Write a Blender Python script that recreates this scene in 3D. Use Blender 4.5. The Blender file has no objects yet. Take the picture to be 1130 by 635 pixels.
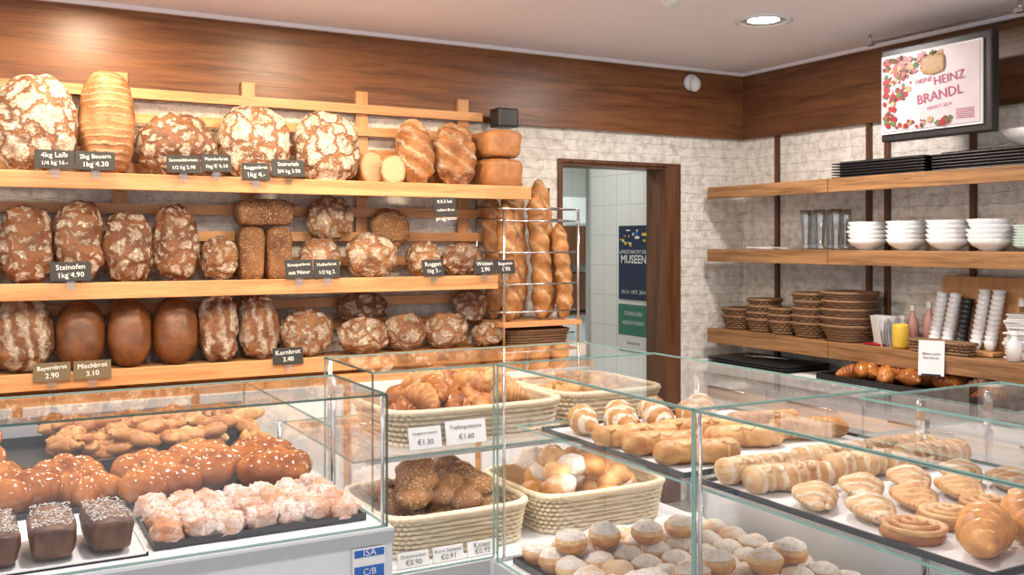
import bpy, bmesh, math, random
from mathutils import Vector, Matrix, noise
random.seed(5)
R = random.random
def U(a, b): return a + (b - a) * R()
PI = math.pi
T = Matrix.Translation
def RX(d): return Matrix.Rotation(math.radians(d), 4, 'X')
def RY(d): return Matrix.Rotation(math.radians(d), 4, 'Y')
def RZ(d): return Matrix.Rotation(math.radians(d), 4, 'Z')
I4 = Matrix.Identity(4)
scene = bpy.context.scene

# ------------------------------------------------------------ materials
def nd(nt, t, inp=None, **kw):
    n = nt.nodes.new(t)
    for k, v in kw.items(): setattr(n, k, v)
    for k, v in (inp or {}).items():
        if isinstance(v, bpy.types.NodeSocket): nt.links.new(v, n.inputs[k])
        else: n.inputs[k].default_value = v
    return n
def new_mat(name):
    m = bpy.data.materials.new(name); m.use_nodes = True
    nt = m.node_tree
    return m, nt, nt.nodes['Principled BSDF']
def c4(c): return (c[0], c[1], c[2], 1)
def mixc(nt, f, a, b):
    n = nt.nodes.new('ShaderNodeMix'); n.data_type = 'RGBA'
    for i, v in ((0, f), (6, a), (7, b)):
        if isinstance(v, bpy.types.NodeSocket): nt.links.new(v, n.inputs[i])
        else: n.inputs[i].default_value = v if i == 0 else c4(v)
    return n.outputs[2]
def mth(nt, op, a, b=0.0, clamp=False):
    n = nt.nodes.new('ShaderNodeMath'); n.operation = op; n.use_clamp = clamp
    for i, v in ((0, a), (1, b)):
        if isinstance(v, bpy.types.NodeSocket): nt.links.new(v, n.inputs[i])
        else: n.inputs[i].default_value = v
    return n.outputs[0]
def mrange(nt, v, a, b, c=0.0, d=1.0):
    n = nd(nt, 'ShaderNodeMapRange', {0: v, 1: a, 2: b, 3: c, 4: d}); return n.outputs[0]

def plain(name, col, rough=.5, metal=0, var=0.12, vs=20, bump=0.0, bs=80, **kw):
    m, nt, b = new_mat(name)
    tc = nd(nt, 'ShaderNodeTexCoord')
    n = nd(nt, 'ShaderNodeTexNoise', {'Vector': tc.outputs['Object'], 'Scale': vs, 'Detail': 3})
    d = tuple(x * (1 - var) for x in col)
    nt.links.new(mixc(nt, n.outputs['Fac'], col, d), b.inputs['Base Color'])
    b.inputs['Roughness'].default_value = rough; b.inputs['Metallic'].default_value = metal
    if bump:
        n2 = nd(nt, 'ShaderNodeTexNoise', {'Vector': tc.outputs['Object'], 'Scale': bs, 'Detail': 4})
        bp = nd(nt, 'ShaderNodeBump', {'Height': n2.outputs['Fac'], 'Strength': bump, 'Distance': .01})
        nt.links.new(bp.outputs[0], b.inputs['Normal'])
    for k, v in kw.items(): b.inputs[k.replace('_', ' ')].default_value = v
    return m

def wood(name, c1, c2, grain='x', rough=.45, sc=1.0):
    m, nt, b = new_mat(name)
    tc = nd(nt, 'ShaderNodeTexCoord')
    s = {'x': (.9, 14, 14), 'y': (14, .9, 14), 'z': (14, 14, .9)}[grain]
    mp = nd(nt, 'ShaderNodeMapping', {'Vector': tc.outputs['Object'], 'Scale': tuple(k * sc for k in s)})
    n = nd(nt, 'ShaderNodeTexNoise', {'Vector': mp.outputs[0], 'Scale': 1.6, 'Detail': 6, 'Roughness': .6, 'Distortion': .8})
    w = nd(nt, 'ShaderNodeTexNoise', {'Vector': mp.outputs[0], 'Scale': 9, 'Detail': 3})
    f = mrange(nt, n.outputs['Fac'], .35, .65)
    f2 = mth(nt, 'MULTIPLY', mrange(nt, w.outputs['Fac'], .4, .7), .35)
    f3 = mth(nt, 'ADD', f, f2, True)
    nt.links.new(mixc(nt, f3, c1, c2), b.inputs['Base Color'])
    b.inputs['Roughness'].default_value = rough
    bp = nd(nt, 'ShaderNodeBump', {'Height': f3, 'Strength': .08, 'Distance': .005})
    nt.links.new(bp.outputs[0], b.inputs['Normal'])
    return m

def crust(name, dark, light, flour=None, kind='vor', vs=14, e=(.03, .14), patch=(.3, .5), rough=.6, bump=.5, rot=(0, 0, 0), dist=.05, ns=11, amt=.92, jit=.10):
    m, nt, b = new_mat(name)
    tc = nd(nt, 'ShaderNodeTexCoord'); oi = nd(nt, 'ShaderNodeObjectInfo')
    r = mth(nt, 'MULTIPLY', oi.outputs['Random'], 31.0)
    cb = nd(nt, 'ShaderNodeCombineXYZ', {0: r, 1: r, 2: r})
    p = nd(nt, 'ShaderNodeVectorMath', {0: tc.outputs['Object'], 1: cb.outputs[0]}, operation='ADD').outputs[0]
    n1 = nd(nt, 'ShaderNodeTexNoise', {'Vector': p, 'Scale': ns, 'Detail': 6, 'Roughness': .65})
    tone = mth(nt, 'MULTIPLY', mth(nt, 'SUBTRACT', mth(nt, 'FRACT', mth(nt, 'MULTIPLY', oi.outputs['Random'], 7.3)), .5), .14)
    col = mixc(nt, mrange(nt, mth(nt, 'ADD', n1.outputs['Fac'], tone), .36, .64), dark, light)
    fine = nd(nt, 'ShaderNodeTexNoise', {'Vector': p, 'Scale': 90, 'Detail': 5, 'Roughness': .65})
    h = mth(nt, 'MULTIPLY', fine.outputs['Fac'], .35)
    if flour:
        nz = nd(nt, 'ShaderNodeTexNoise', {'Vector': p, 'Scale': 13, 'Detail': 5, 'Roughness': .6})
        sub = nd(nt, 'ShaderNodeVectorMath', {0: nz.outputs['Color'], 1: (.5, .5, .5)}, operation='SUBTRACT')
        scn = nd(nt, 'ShaderNodeVectorMath', {0: sub.outputs[0], 'Scale': dist}, operation='SCALE')
        src = tc.outputs['Object'] if kind == 'wave' else p
        q = nd(nt, 'ShaderNodeVectorMath', {0: src, 1: scn.outputs[0]}, operation='ADD').outputs[0]
        fj = mth(nt, 'MULTIPLY', mth(nt, 'SUBTRACT', fine.outputs['Fac'], .5), jit * 2)
        if kind == 'vor':
            v = nd(nt, 'ShaderNodeTexVoronoi', {'Vector': q, 'Scale': vs}, feature='DISTANCE_TO_EDGE')
            mk = mrange(nt, mth(nt, 'ADD', v.outputs['Distance'], fj), e[0], e[1])
            v2 = nd(nt, 'ShaderNodeTexVoronoi', {'Vector': q, 'Scale': vs * 2.6}, feature='DISTANCE_TO_EDGE')
            mk = mth(nt, 'MULTIPLY', mk, mrange(nt, mth(nt, 'ADD', v2.outputs['Distance'], fj), .0, .09, .55, 1.0))
        elif kind == 'seed':
            v = nd(nt, 'ShaderNodeTexVoronoi', {'Vector': q, 'Scale': vs}, feature='F1')
            mk = mrange(nt, v.outputs['Distance'], e[1], e[0])
        else:
            mp = nd(nt, 'ShaderNodeMapping', {'Vector': q, 'Rotation': rot})
            v = nd(nt, 'ShaderNodeTexWave', {'Vector': mp.outputs[0], 'Scale': vs, 'Distortion': .9, 'Detail': 2, 'Phase Offset': r})
            mk = mrange(nt, mth(nt, 'ADD', v.outputs['Fac'], mth(nt, 'MULTIPLY', fj, 2.0)), e[0], e[1])
        pn = nd(nt, 'ShaderNodeTexNoise', {'Vector': p, 'Scale': 10 if kind != 'seed' else 14, 'Detail': 7, 'Roughness': .65})
        mk = mth(nt, 'MULTIPLY', mk, mrange(nt, pn.outputs['Fac'], patch[0], patch[1]))
        # flour film is uneven: thin it with a fine noise
        mk = mth(nt, 'MULTIPLY', mk, mrange(nt, fine.outputs['Fac'], .30, .52, .55, 1.0))
        mk = mth(nt, 'MULTIPLY', mk, amt)
        col = mixc(nt, mk, col, flour)
        h = mth(nt, 'ADD', h, mk)
    nt.links.new(col, b.inputs['Base Color'])
    b.inputs['Roughness'].default_value = rough
    bp = nd(nt, 'ShaderNodeBump', {'Height': h, 'Strength': bump, 'Distance': .009})
    nt.links.new(bp.outputs[0], b.inputs['Normal'])
    return m

def stone(name):
    m, nt, b = new_mat(name)
    tc = nd(nt, 'ShaderNodeTexCoord')
    sp = nd(nt, 'ShaderNodeSeparateXYZ', {0: tc.outputs['Object']})
    s = mth(nt, 'ADD', sp.outputs[0], sp.outputs[1])
    cb = nd(nt, 'ShaderNodeCombineXYZ', {0: s, 1: sp.outputs[2]})
    nz = nd(nt, 'ShaderNodeTexNoise', {'Vector': tc.outputs['Object'], 'Scale': 9, 'Detail': 5, 'Roughness': .6})
    sub = nd(nt, 'ShaderNodeVectorMath', {0: nz.outputs['Color'], 1: (.5, .5, .5)}, operation='SUBTRACT')
    scn = nd(nt, 'ShaderNodeVectorMath', {0: sub.outputs[0], 'Scale': .05}, operation='SCALE')
    q = nd(nt, 'ShaderNodeVectorMath', {0: cb.outputs[0], 1: scn.outputs[0]}, operation='ADD').outputs[0]
    br = nd(nt, 'ShaderNodeTexBrick', {'Vector': q, 'Color1': (0, 0, 0, 1), 'Color2': (1, 1, 1, 1), 'Mortar': (0, 0, 0, 1), 'Scale': 1.0,
            'Mortar Size': .003, 'Mortar Smooth': .9, 'Brick Width': .23, 'Row Height': .056}, offset=.37, squash=1.6, squash_frequency=3)
    cell = nd(nt, 'ShaderNodeSeparateXYZ', {0: br.outputs['Color']}).outputs[0]
    n2 = nd(nt, 'ShaderNodeTexNoise', {'Vector': tc.outputs['Object'], 'Scale': 20, 'Detail': 8, 'Roughness': .68})
    hh = mth(nt, 'ADD', mth(nt, 'MULTIPLY', cell, .45), mth(nt, 'MULTIPLY', n2.outputs['Fac'], 1.5))
    hh = mth(nt, 'SUBTRACT', hh, mth(nt, 'MULTIPLY', br.outputs['Fac'], .3))
    c = mixc(nt, mrange(nt, n2.outputs['Fac'], .34, .56), (.60, .55, .48), (.88, .85, .80))
    c = mixc(nt, mth(nt, 'MULTIPLY', br.outputs['Fac'], .14), c, (.45, .38, .31))
    nt.links.new(c, b.inputs['Base Color'])
    b.inputs['Roughness'].default_value = .85
    bp = nd(nt, 'ShaderNodeBump', {'Height': hh, 'Strength': .62, 'Distance': .02})
    nt.links.new(bp.outputs[0], b.inputs['Normal'])
    return m

def tiles(name, c, mort, w, hgt):
    m, nt, b = new_mat(name)
    tc = nd(nt, 'ShaderNodeTexCoord')
    sp = nd(nt, 'ShaderNodeSeparateXYZ', {0: tc.outputs['Object']})
    s = mth(nt, 'ADD', sp.outputs[0], sp.outputs[1])
    cb = nd(nt, 'ShaderNodeCombineXYZ', {0: s, 1: sp.outputs[2]})
    br = nd(nt, 'ShaderNodeTexBrick', {'Vector': cb.outputs[0], 'Color1': c4(c), 'Color2': c4(tuple(k * .96 for k in c)), 'Mortar': c4(mort),
            'Scale': 1.0, 'Mortar Size': .003, 'Brick Width': w, 'Row Height': hgt}, offset=0.0)
    nt.links.new(br.outputs['Color'], b.inputs['Base Color'])
    b.inputs['Roughness'].default_value = .25
    return m

def glassmat(name, tint=(.988, .993, .99), extra=0.0, k=.9):
    m, nt, b = new_mat(name)
    nt.nodes.remove(b)
    out = nt.nodes['Material Output']
    lw = nd(nt, 'ShaderNodeLayerWeight', {'Blend': .5})
    p5 = mth(nt, 'POWER', lw.outputs['Facing'], 3.6)
    f = mth(nt, 'ADD', mth(nt, 'MULTIPLY', p5, k), .06 + extra, True)
    tr = nd(nt, 'ShaderNodeBsdfTransparent', {'Color': c4(tint)})
    gl = nd(nt, 'ShaderNodeBsdfGlossy', {'Color': (1, 1, 1, 1), 'Roughness': .02})
    mx = nd(nt, 'ShaderNodeMixShader', {0: f, 1: tr.outputs[0], 2: gl.outputs[0]})
    nt.links.new(mx.outputs[0], out.inputs['Surface'])
    return m

def emis(name, col, s):
    m, nt, b = new_mat(name)
    b.inputs['Base Color'].default_value = c4(col)
    b.inputs['Emission Color'].default_value = c4(col); b.inputs['Emission Strength'].default_value = s
    return m

M_stone = stone('whitewashed_stone')
M_ceil = plain('ceiling_paint', (.85, .83, .88), .9, var=.03, vs=2)
M_floor = tiles('floor_tiles', (.40, .37, .34), (.3, .28, .26), .3, .3)
M_tile = tiles('kitchen_tiles', (.80, .80, .78), (.6, .6, .58), .15, .2)
M_bandx = wood('dark_panel_x', (.10, .034, .011), (.23, .092, .031), 'x', .36)
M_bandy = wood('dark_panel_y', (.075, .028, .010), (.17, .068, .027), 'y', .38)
M_honey = wood('honey_wood', (.46, .205, .075), (.66, .355, .155), 'x', .45)
M_honeyz = wood('honey_wood_v', (.45, .20, .075), (.62, .33, .145), 'z', .45)
M_shelfy = wood('oak_shelf_y', (.15, .07, .026), (.40, .21, .09), 'y', .4)
M_brownz = wood('brown_frame', (.06, .022, .009), (.14, .055, .022), 'z', .4)
M_white = plain('white_laminate', (.74, .76, .79), .35, var=.03)
M_grey = plain('grey_trim', (.45, .46, .47), .35, var=.05)
M_steel = plain('steel', (.62, .62, .62), .25, metal=1, var=.05)
M_black = plain('black_plastic', (.015, .015, .017), .4)
M_tray = plain('dark_tray', (.035, .035, .04), .35, var=.3)
M_slate = plain('chalkboard', (.022, .024, .026), .7, var=.3)
M_olive = plain('olive_board', (.14, .10, .05), .7, var=.2)
M_chalk = plain('chalk', (.85, .85, .82), .9, var=.05)
M_ink = plain('ink', (.03, .03, .04), .8)
M_card = plain('white_card', (.78, .78, .79), .6, var=.03)
M_clear = glassmat('clear_acrylic', (.93, .95, .95), .06)
M_tumbler = glassmat('drinking_glass', (.82, .85, .86), .14, 1.0)
M_glass = glassmat('pane_glass')
M_edge = plain('glass_edge', (.25, .44, .40), .15, var=.1, Alpha=.7)
M_ceram = plain('white_ceramic', (.76, .76, .77), .15, var=.03)
M_celad = plain('celadon_ceramic', (.55, .66, .60), .2, var=.05)
M_wick = plain('cream_wicker', (.80, .67, .48), .6, var=.25, vs=120)
M_bask = plain('brown_wicker', (.36, .20, .10), .65, var=.6, vs=160, bump=.5, bs=300)
M_yell = plain('yellow_cup', (.75, .50, .05), .3)
M_pink = plain('pink_plastic', (.80, .45, .42), .4)
M_blue = plain('label_blue', (.03, .14, .5), .4)
M_navy = plain('poster_navy', (.012, .03, .09), .5, var=.6, vs=10)
M_green = plain('poster_green', (.05, .25, .16), .5, var=.5, vs=20)
M_screen = plain('calendar_print', (.66, .57, .60), .4, var=.25, vs=9)
M_red = plain('berry_red', (.42, .015, .03), .4, var=.5, vs=60)
M_pump = plain('pumpkin_cream', (.56, .37, .17), .5, var=.45, vs=50)
M_leaf = plain('leaf_brown', (.16, .05, .02), .6, var=.5, vs=50)
M_lgreen = plain('leaf_green', (.10, .20, .05), .6, var=.5, vs=50)
M_text = plain('magenta_print', (.45, .06, .16), .6)
M_paper = plain('napkin_white', (.76, .76, .76), .9, var=.04)
M_kraft = plain('paper_bag_kraft', (.52, .36, .20), .85, var=.15)
M_lamp = emis('lamp_glow', (1, .93, .82), 9)

FL = (.80, .69, .56)
B_crack = crust('crust_floured', (.15, .05, .016), (.32, .135, .046), FL, vs=10, e=(.03, .12), patch=(.25, .43), dist=.14, bump=1.0)
B_crackd = crust('crust_dark_floured', (.10, .032, .012), (.24, .09, .030), (.73, .60, .47), vs=16, e=(.09, .20), patch=(.30, .47), dist=.12, bump=1.0)
B_cracks = crust('crust_small_floured', (.17, .06, .02), (.36, .155, .055), (.75, .62, .48), vs=13, e=(.04, .17), patch=(.31, .49), dist=.12, bump=1.0)
B_smooth = crust('crust_smooth_brown', (.12, .042, .014), (.24, .088, .028), (.05, .018, .008), 'seed', 55, e=(.12, .22), patch=(.40, .5), rough=.38, bump=.3, amt=.7)
B_ring = crust('crust_ringed', (.19, .07, .023), (.38, .165, .062), (.64, .45, .29), 'wave', 10, e=(.5, 1.0), patch=(.38, .62), rot=(0, 1.57, 0), dist=.03, amt=.55, bump=.9)
B_slash = crust('crust_slashed', (.20, .072, .023), (.42, .18, .064), (.74, .58, .41), 'wave', 4.4, e=(.45, 1.0), patch=(.38, .62), rot=(0, .9, 0), dist=.14, amt=.8, bump=1.0)
B_strip = crust('crust_striped', (.15, .054, .019), (.34, .145, .055), (.73, .60, .46), 'wave', 5, e=(.15, .8), patch=(.32, .54), rot=(0, .12, 0), dist=.14, bump=1.0)
B_seed = crust('crust_seeded', (.13, .05, .02), (.29, .135, .052), (.54, .38, .20), 'seed', 95, e=(.22, .42), patch=(.36, .54), rough=.7, dist=.01)
B_box = crust('crust_tin', (.28, .11, .036), (.46, .21, .078), rough=.5, bump=.25)
B_crumb = plain('crumb', (.60, .43, .26), .9, var=.35, vs=90, bump=.6, bs=150)
B_gold = crust('roll_golden', (.36, .135, .034), (.63, .31, .10), rough=.42, bump=.25, ns=22)
B_goldl = crust('roll_light', (.46, .19, .055), (.72, .43, .18), rough=.45, bump=.25, ns=22)
B_bagu = crust('baguette_crust', (.30, .11, .03), (.50, .23, .075), (.70, .46, .24), 'wave', 4.0, e=(.65, 1.0), patch=(.3, .5), rot=(0, .8, 0), dist=.07, rough=.5, amt=.7)
B_crois = crust('croissant_crust', (.38, .125, .03), (.68, .32, .09), rough=.36, bump=.3, ns=26)
B_brio = crust('brioche_glazed', (.26, .070, .014), (.52, .19, .043), rough=.16, bump=.04, ns=16)
B_choc = crust('cake_brown', (.055, .020, .010), (.15, .055, .024), rough=.45, bump=.6, ns=30)
B_sugar = crust('sugared_pastry', (.44, .19, .09), (.62, .32, .17), (.80, .73, .70), 'vor', 40, e=(-.02, .06), patch=(.41, .56), rough=.8, bump=.4, amt=.85)
B_icing = plain('icing_sugar', (.60, .55, .50), .9, var=.2, vs=70, bump=.5, bs=120)
B_powder = crust('powdered_top', (.56, .33, .16), (.66, .42, .24), (.80, .77, .75), 'vor', 30, e=(-.1, .0), patch=(.30, .48), rough=.85, bump=.3)
B_pale = crust('dough_pale', (.48, .215, .065), (.76, .50, .24), rough=.42, bump=.3, ns=30)
B_roll = crust('puff_roll', (.50, .235, .08), (.74, .48, .24), (.84, .72, .54), 'wave', 14, e=(.5, .9), patch=(.3, .5), rough=.4, bump=.5, dist=.03, amt=.75)
B_cinn = crust('cinnamon_swirl', (.24, .08, .022), (.44, .18, .052), rough=.35, bump=.3, ns=28)
B_glaze = crust('pastry_iced', (.42, .17, .045), (.66, .35, .12), (.86, .76, .62), 'wave', 11, e=(.5, .8), patch=(.25, .4), rot=(0, 0, .2), dist=.05, rough=.35)

# ------------------------------------------------------------ mesh builder
def spw(v, e): return math.copysign(abs(v) ** e, v)
class B:
    def __init__(s, name, mats):
        s.name = name; s.mats = mats; s.V = []; s.F = []; s.MI = []; s.S = []
    def add(s, V, F, mi, sm, M=I4):
        o = len(s.V)
        s.V += [tuple(M @ Vector(v)) for v in V]
        s.F += [tuple(i + o for i in f) for f in F]
        s.MI += mi if isinstance(mi, list) else [mi] * len(F)
        s.S += [sm] * len(F)
    def box(s, c, d, mi=0, M=I4, bev=0.0):
        x, y, z = [k / 2 for k in d]
        if bev:
            bm = bmesh.new(); bmesh.ops.create_cube(bm, size=1)
            for v in bm.verts: v.co = Vector((v.co.x * d[0], v.co.y * d[1], v.co.z * d[2]))
            bmesh.ops.bevel(bm, geom=bm.edges[:], offset=bev, segments=2, affect='EDGES', profile=.6)
            bm.verts.index_update()
            s.add([v.co.copy() for v in bm.verts], [[v.index for v in f.verts] for f in bm.faces], mi, False, M @ T(c)); bm.free(); return
        V = [(-x, -y, -z), (x, -y, -z), (x, y, -z), (-x, y, -z), (-x, -y, z), (x, -y, z), (x, y, z), (-x, y, z)]
        F = [(0, 3, 2, 1), (4, 5, 6, 7), (0, 1, 5, 4), (1, 2, 6, 5), (2, 3, 7, 6), (3, 0, 4, 7)]
        s.add(V, F, mi, False, M @ T(c))
    def bb(s, x0, x1, y0, y1, z0, z1, mi=0, bev=0.0, M=I4):
        s.box(((x0 + x1) / 2, (y0 + y1) / 2, (z0 + z1) / 2), (x1 - x0, y1 - y0, z1 - z0), mi, M, bev)
    def quad(s, a, b, c, d, mi=0): s.add([a, b, c, d], [(0, 1, 2, 3)], mi, False)
    def tube(s, pts, r, mi=0, seg=8, closed=False, M=I4, flat=1.0, caps=True):
        n = len(pts); P = [Vector(p) for p in pts]; V = []; F = []
        if not hasattr(r, '__len__'): r = [r] * n
        prev = None
        for i in range(n):
            if closed: t = P[(i + 1) % n] - P[i - 1]
            else: t = P[min(i + 1, n - 1)] - P[max(i - 1, 0)]
            t.normalize()
            if prev is None:
                up = Vector((0, 0, 1)) if abs(t.z) < .9 else Vector((0, 1, 0))
                a = t.cross(up).normalized()
            else:
                a = prev - t * prev.dot(t); a.normalize()
            prev = a; bvec = a.cross(t)
            for j in range(seg):
                th = 2 * PI * j / seg
                V.append(P[i] + a * (math.cos(th) * r[i]) + bvec * (math.sin(th) * r[i] * flat))
        m = n if closed else n - 1
        for i in range(m):
            for j in range(seg):
                k = (i + 1) % n
                F.append((i * seg + j, i * seg + (j + 1) % seg, k * seg + (j + 1) % seg, k * seg + j))
        if not closed and caps:
            F.append(tuple(reversed(range(seg)))); F.append(tuple((n - 1) * seg + j for j in range(seg)))
        s.add(V, F, mi, True, M)
    def cyl(s, p0, p1, r0, r1=None, mi=0, seg=16, M=I4): s.tube([p0, p1], [r0, r0 if r1 is None else r1], mi, seg, M=M)
    def lathe(s, prof, mi=0, seg=24, M=I4, mis=None):
        V = []; F = []; ml = []
        for r, z in prof:
            for j in range(seg):
                a = 2 * PI * j / seg; V.append((r * math.cos(a), r * math.sin(a), z))
        for i in range(len(prof) - 1):
            for j in range(seg):
                F.append((i * seg + j, i * seg + (j + 1) % seg, (i + 1) * seg + (j + 1) % seg, (i + 1) * seg + j)); ml.append(mis[i] if mis else mi)
        s.add(V, F, ml, True, M)
    def blob(s, M, a, b, c, mi=0, ex=1.0, nu=20, nv=12, amp=0.0, fr=2.0, flat=None, ff=.35, mifn=None, fn=None):
        V = []; F = []; ml = []; sd = Vector((U(0, 50), U(0, 50), U(0, 50)))
        def pt(ph, th):
            d = Vector((math.cos(ph) * math.cos(th), math.cos(ph) * math.sin(th), math.sin(ph)))
            p = Vector((a * spw(math.cos(ph), ex) * spw(math.cos(th), ex), b * spw(math.cos(ph), ex) * spw(math.sin(th), ex), c * spw(math.sin(ph), ex)))
            if amp: p += d * (noise.noise(d * fr + sd) + .5 * noise.noise(d * fr * 2.7 + sd)) * amp
            if flat == 'y' and p.y > 0: p.y *= ff
            if flat == 'z' and p.z < 0: p.z *= ff
            if fn: p = fn(p)
            return p
        V.append(pt(-PI / 2, 0))
        for j in range(1, nv):
            for i in range(nu): V.append(pt(-PI / 2 + PI * j / nv, 2 * PI * i / nu))
        V.append(pt(PI / 2, 0)); L = len(V) - 1
        for i in range(nu):
            F.append((0, 1 + (i + 1) % nu, 1 + i)); ml.append(0)
        for j in range(nv - 2):
            for i in range(nu):
                q = 1 + j * nu; F.append((q + i, q + (i + 1) % nu, q + nu + (i + 1) % nu, q + nu + i)); ml.append((j + 1) / nv)
        q = 1 + (nv - 2) * nu
        for i in range(nu): F.append((q + i, q + (i + 1) % nu, L)); ml.append(1)
        s.add(V, F, [mifn(t) for t in ml] if mifn else mi, True, M)
    def text(s, txt, size, M, mi=0, align='CENTER', sx=1.0, bold=0.0):
        cu = bpy.data.curves.new('t', 'FONT'); cu.body = txt; cu.size = size; cu.align_x = align; cu.align_y = 'CENTER'; cu.resolution_u = 2; cu.offset = bold
        ob = bpy.data.objects.new('t', cu); scene.collection.objects.link(ob)
        dg = bpy.context.evaluated_depsgraph_get(); dg.update()
        me = bpy.data.meshes.new_from_object(ob.evaluated_get(dg))
        s.add([(v.co.x * sx, v.co.y, v.co.z) for v in me.vertices], [tuple(p.vertices) for p in me.polygons], mi, False, M)
        bpy.data.objects.remove(ob); bpy.data.curves.remove(cu); bpy.data.meshes.remove(me)
    def done(s, loc=(0, 0, 0), rot=None, centre=False):
        if centre and s.V:
            xs = [v[0] for v in s.V]; ys = [v[1] for v in s.V]; zs = [v[2] for v in s.V]
            c = Vector(((min(xs) + max(xs)) / 2, (min(ys) + max(ys)) / 2, min(zs)))
            s.V = [tuple(Vector(v) - c) for v in s.V]; loc = c
        me = bpy.data.meshes.new(s.name); me.from_pydata(s.V, [], s.F)
        for m in s.mats: me.materials.append(m)
        me.polygons.foreach_set('material_index', s.MI); me.polygons.foreach_set('use_smooth', s.S)
        me.update()
        ob = bpy.data.objects.new(s.name, me); scene.collection.objects.link(ob)
        ob.matrix_world = T(Vector(loc)) @ (rot or I4)
        return ob

# ------------------------------------------------------------ room shell
BY = 4.61; RXW = 4.21; CZ = 2.60
w = B('wall_back', [M_stone]); w.bb(-3, 2.86, BY, BY + .14, 0, CZ); w.bb(2.86, 3.60, BY, BY + .14, 2.0, CZ); w.bb(3.60, RXW + .14, BY, BY + .14, 0, CZ); w.done()
w = B('wall_right', [M_stone]); w.bb(RXW, RXW + .14, -2.2, BY, 0, CZ); w.done()
w = B('floor', [M_floor]); w.bb(-3, 6, -2.2, 8.2, -.1, 0); w.done()
w = B('ceiling', [M_ceil]); w.bb(-3, RXW + .14, -2.2, BY + .14, CZ, CZ + .1); w.done()
w = B('trim_1', [M_bandx]); w.bb(-3, RXW - .025, BY - .025, BY, 2.19, CZ); w.bb(-3, RXW - .025, BY - .035, BY - .025, 2.19, 2.215); w.done()
w = B('trim_2', [M_bandy]); w.bb(RXW - .025, RXW, -2.2, BY, 2.19, CZ); w.bb(RXW - .035, RXW - .025, -2.2, BY - .03, 2.19, 2.215); w.done()
w = B('trim_3', [M_ceil]); w.bb(-3, RXW - .04, BY - .045, BY - .025, CZ - .018, CZ); w.bb(RXW - .045, RXW - .025, -2.2, BY - .03, CZ - .018, CZ); w.done()
d = B('door_frame', [M_brownz])
d.bb(3.58, 3.60, BY - .02, BY + .16, 0, 2.0); d.bb(3.60, 3.70, BY - .02, BY, 0, 2.02); d.bb(2.845, 2.86, BY - .02, BY, 0, 2.02)
d.bb(2.86, 3.60, BY - .02, BY, 1.995, 2.02); d.bb(2.86, 2.868, BY - .02, BY + .16, 0, 2.0); d.bb(2.868, 3.58, BY - .02, BY + .16, 1.985, 2.0); d.done()
# kitchen behind the door
w = B('wall_kitchen_side', [M_tile]); w.bb(3.72, 3.86, BY + .16, 5.62, 0, 2.4); w.bb(3.86, 5.6, 5.52, 5.62, 0, 2.4); w.done()
w = B('wall_kitchen_back', [M_tile]); w.bb(2.0, 5.7, 7.6, 7.7, 0, 2.4); w.bb(5.6, 5.7, 5.62, 7.6, 0, 2.4); w.bb(1.9, 2.0, BY + .14, 7.7, 0, 2.4); w.done()
w = B('ceiling_kitchen', [plain('kitchen_ceiling', (.38, .48, .30), .9)]); w.bb(1.9, 5.7, BY + .14, 7.7, 2.4, 2.5); w.done()
w = B('trim_4', [M_steel]); w.bb(3.705, 3.73, 5.59, 5.63, 0, 2.4); w.done()
k = B('kitchen_cabinet', [M_white, M_brownz, M_steel, M_green])
k.bb(4.0, 5.5, 6.9, 7.55, 0, .9, 0); k.bb(3.98, 5.52, 6.87, 7.57, .9, .94, 2)
for i in range(3): k.bb(4.03 + i * .5, 4.49 + i * .5, 6.88, 6.9, .06, .86, 0, .004); k.cyl((4.1 + i * .5, 6.86, .8), (4.4 + i * .5, 6.86, .8), .008, mi=2, seg=6)
k.bb(4.0, 5.5, 7.2, 7.58, 1.35, 1.70, 1); k.bb(4.0, 5.5, 7.2, 7.58, 1.70, 1.95, 0); k.bb(4.02, 4.5, 7.18, 7.2, 1.72, 1.93, 0); k.bb(4.52, 5.48, 7.18, 7.2, 1.72, 1.93, 0)
k.bb(4.1, 4.9, 7.18, 7.55, .95, 1.28, 1, .02); k.done()
p = B('museum_poster', [M_navy, M_chalk, M_yell, M_blue])
p.box((0, 0, 0), (.33, .006, .48), 0)
p.text('LANGE NACHT DER', .034, T((0, -.005, .07)) @ RX(90), 1); p.text('MUSEEN', .075, T((0, -.005, .02)) @ RX(90), 1, bold=.001); p.text('SA./11. OKT. 2014', .034, T((0, -.005, -.19)) @ RX(90), 1)
for i in range(14): p.box((U(-.13, .13), -.004, U(.1, .22)), (U(.01, .05), .003, U(.005, .02)), random.choice([1, 2, 3]), M=I4)
p.done((3.714, 5.08, 1.42), RZ(-90))
p = B('event_poster', [M_card, M_green, M_ink]); p.box((0, 0, 0), (.33, .006, .30), 0); p.box((0, -.004, .05), (.33, .003, .20), 1)
p.text('STEIRISCHER', .035, T((0, -.007, .09)) @ RX(90), 0); p.text('HERBST MARKT', .035, T((0, -.007, .03)) @ RX(90), 0); p.text('Eintritt frei', .03, T((0, -.005, -.1)) @ RX(90), 2)
p.done((3.714, 5.08, 1.0), RZ(-90))
s_ = B('motion_detector', [M_white]); s_.lathe([(0, 0), (.045, 0), (.05, .02), (.045, .04), (0, .045)], M=RX(90)); s_.blob(T((0, -.055, -.015)), .036, .034, .045); s_.done((3.757, BY - .026, 2.51))

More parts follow.
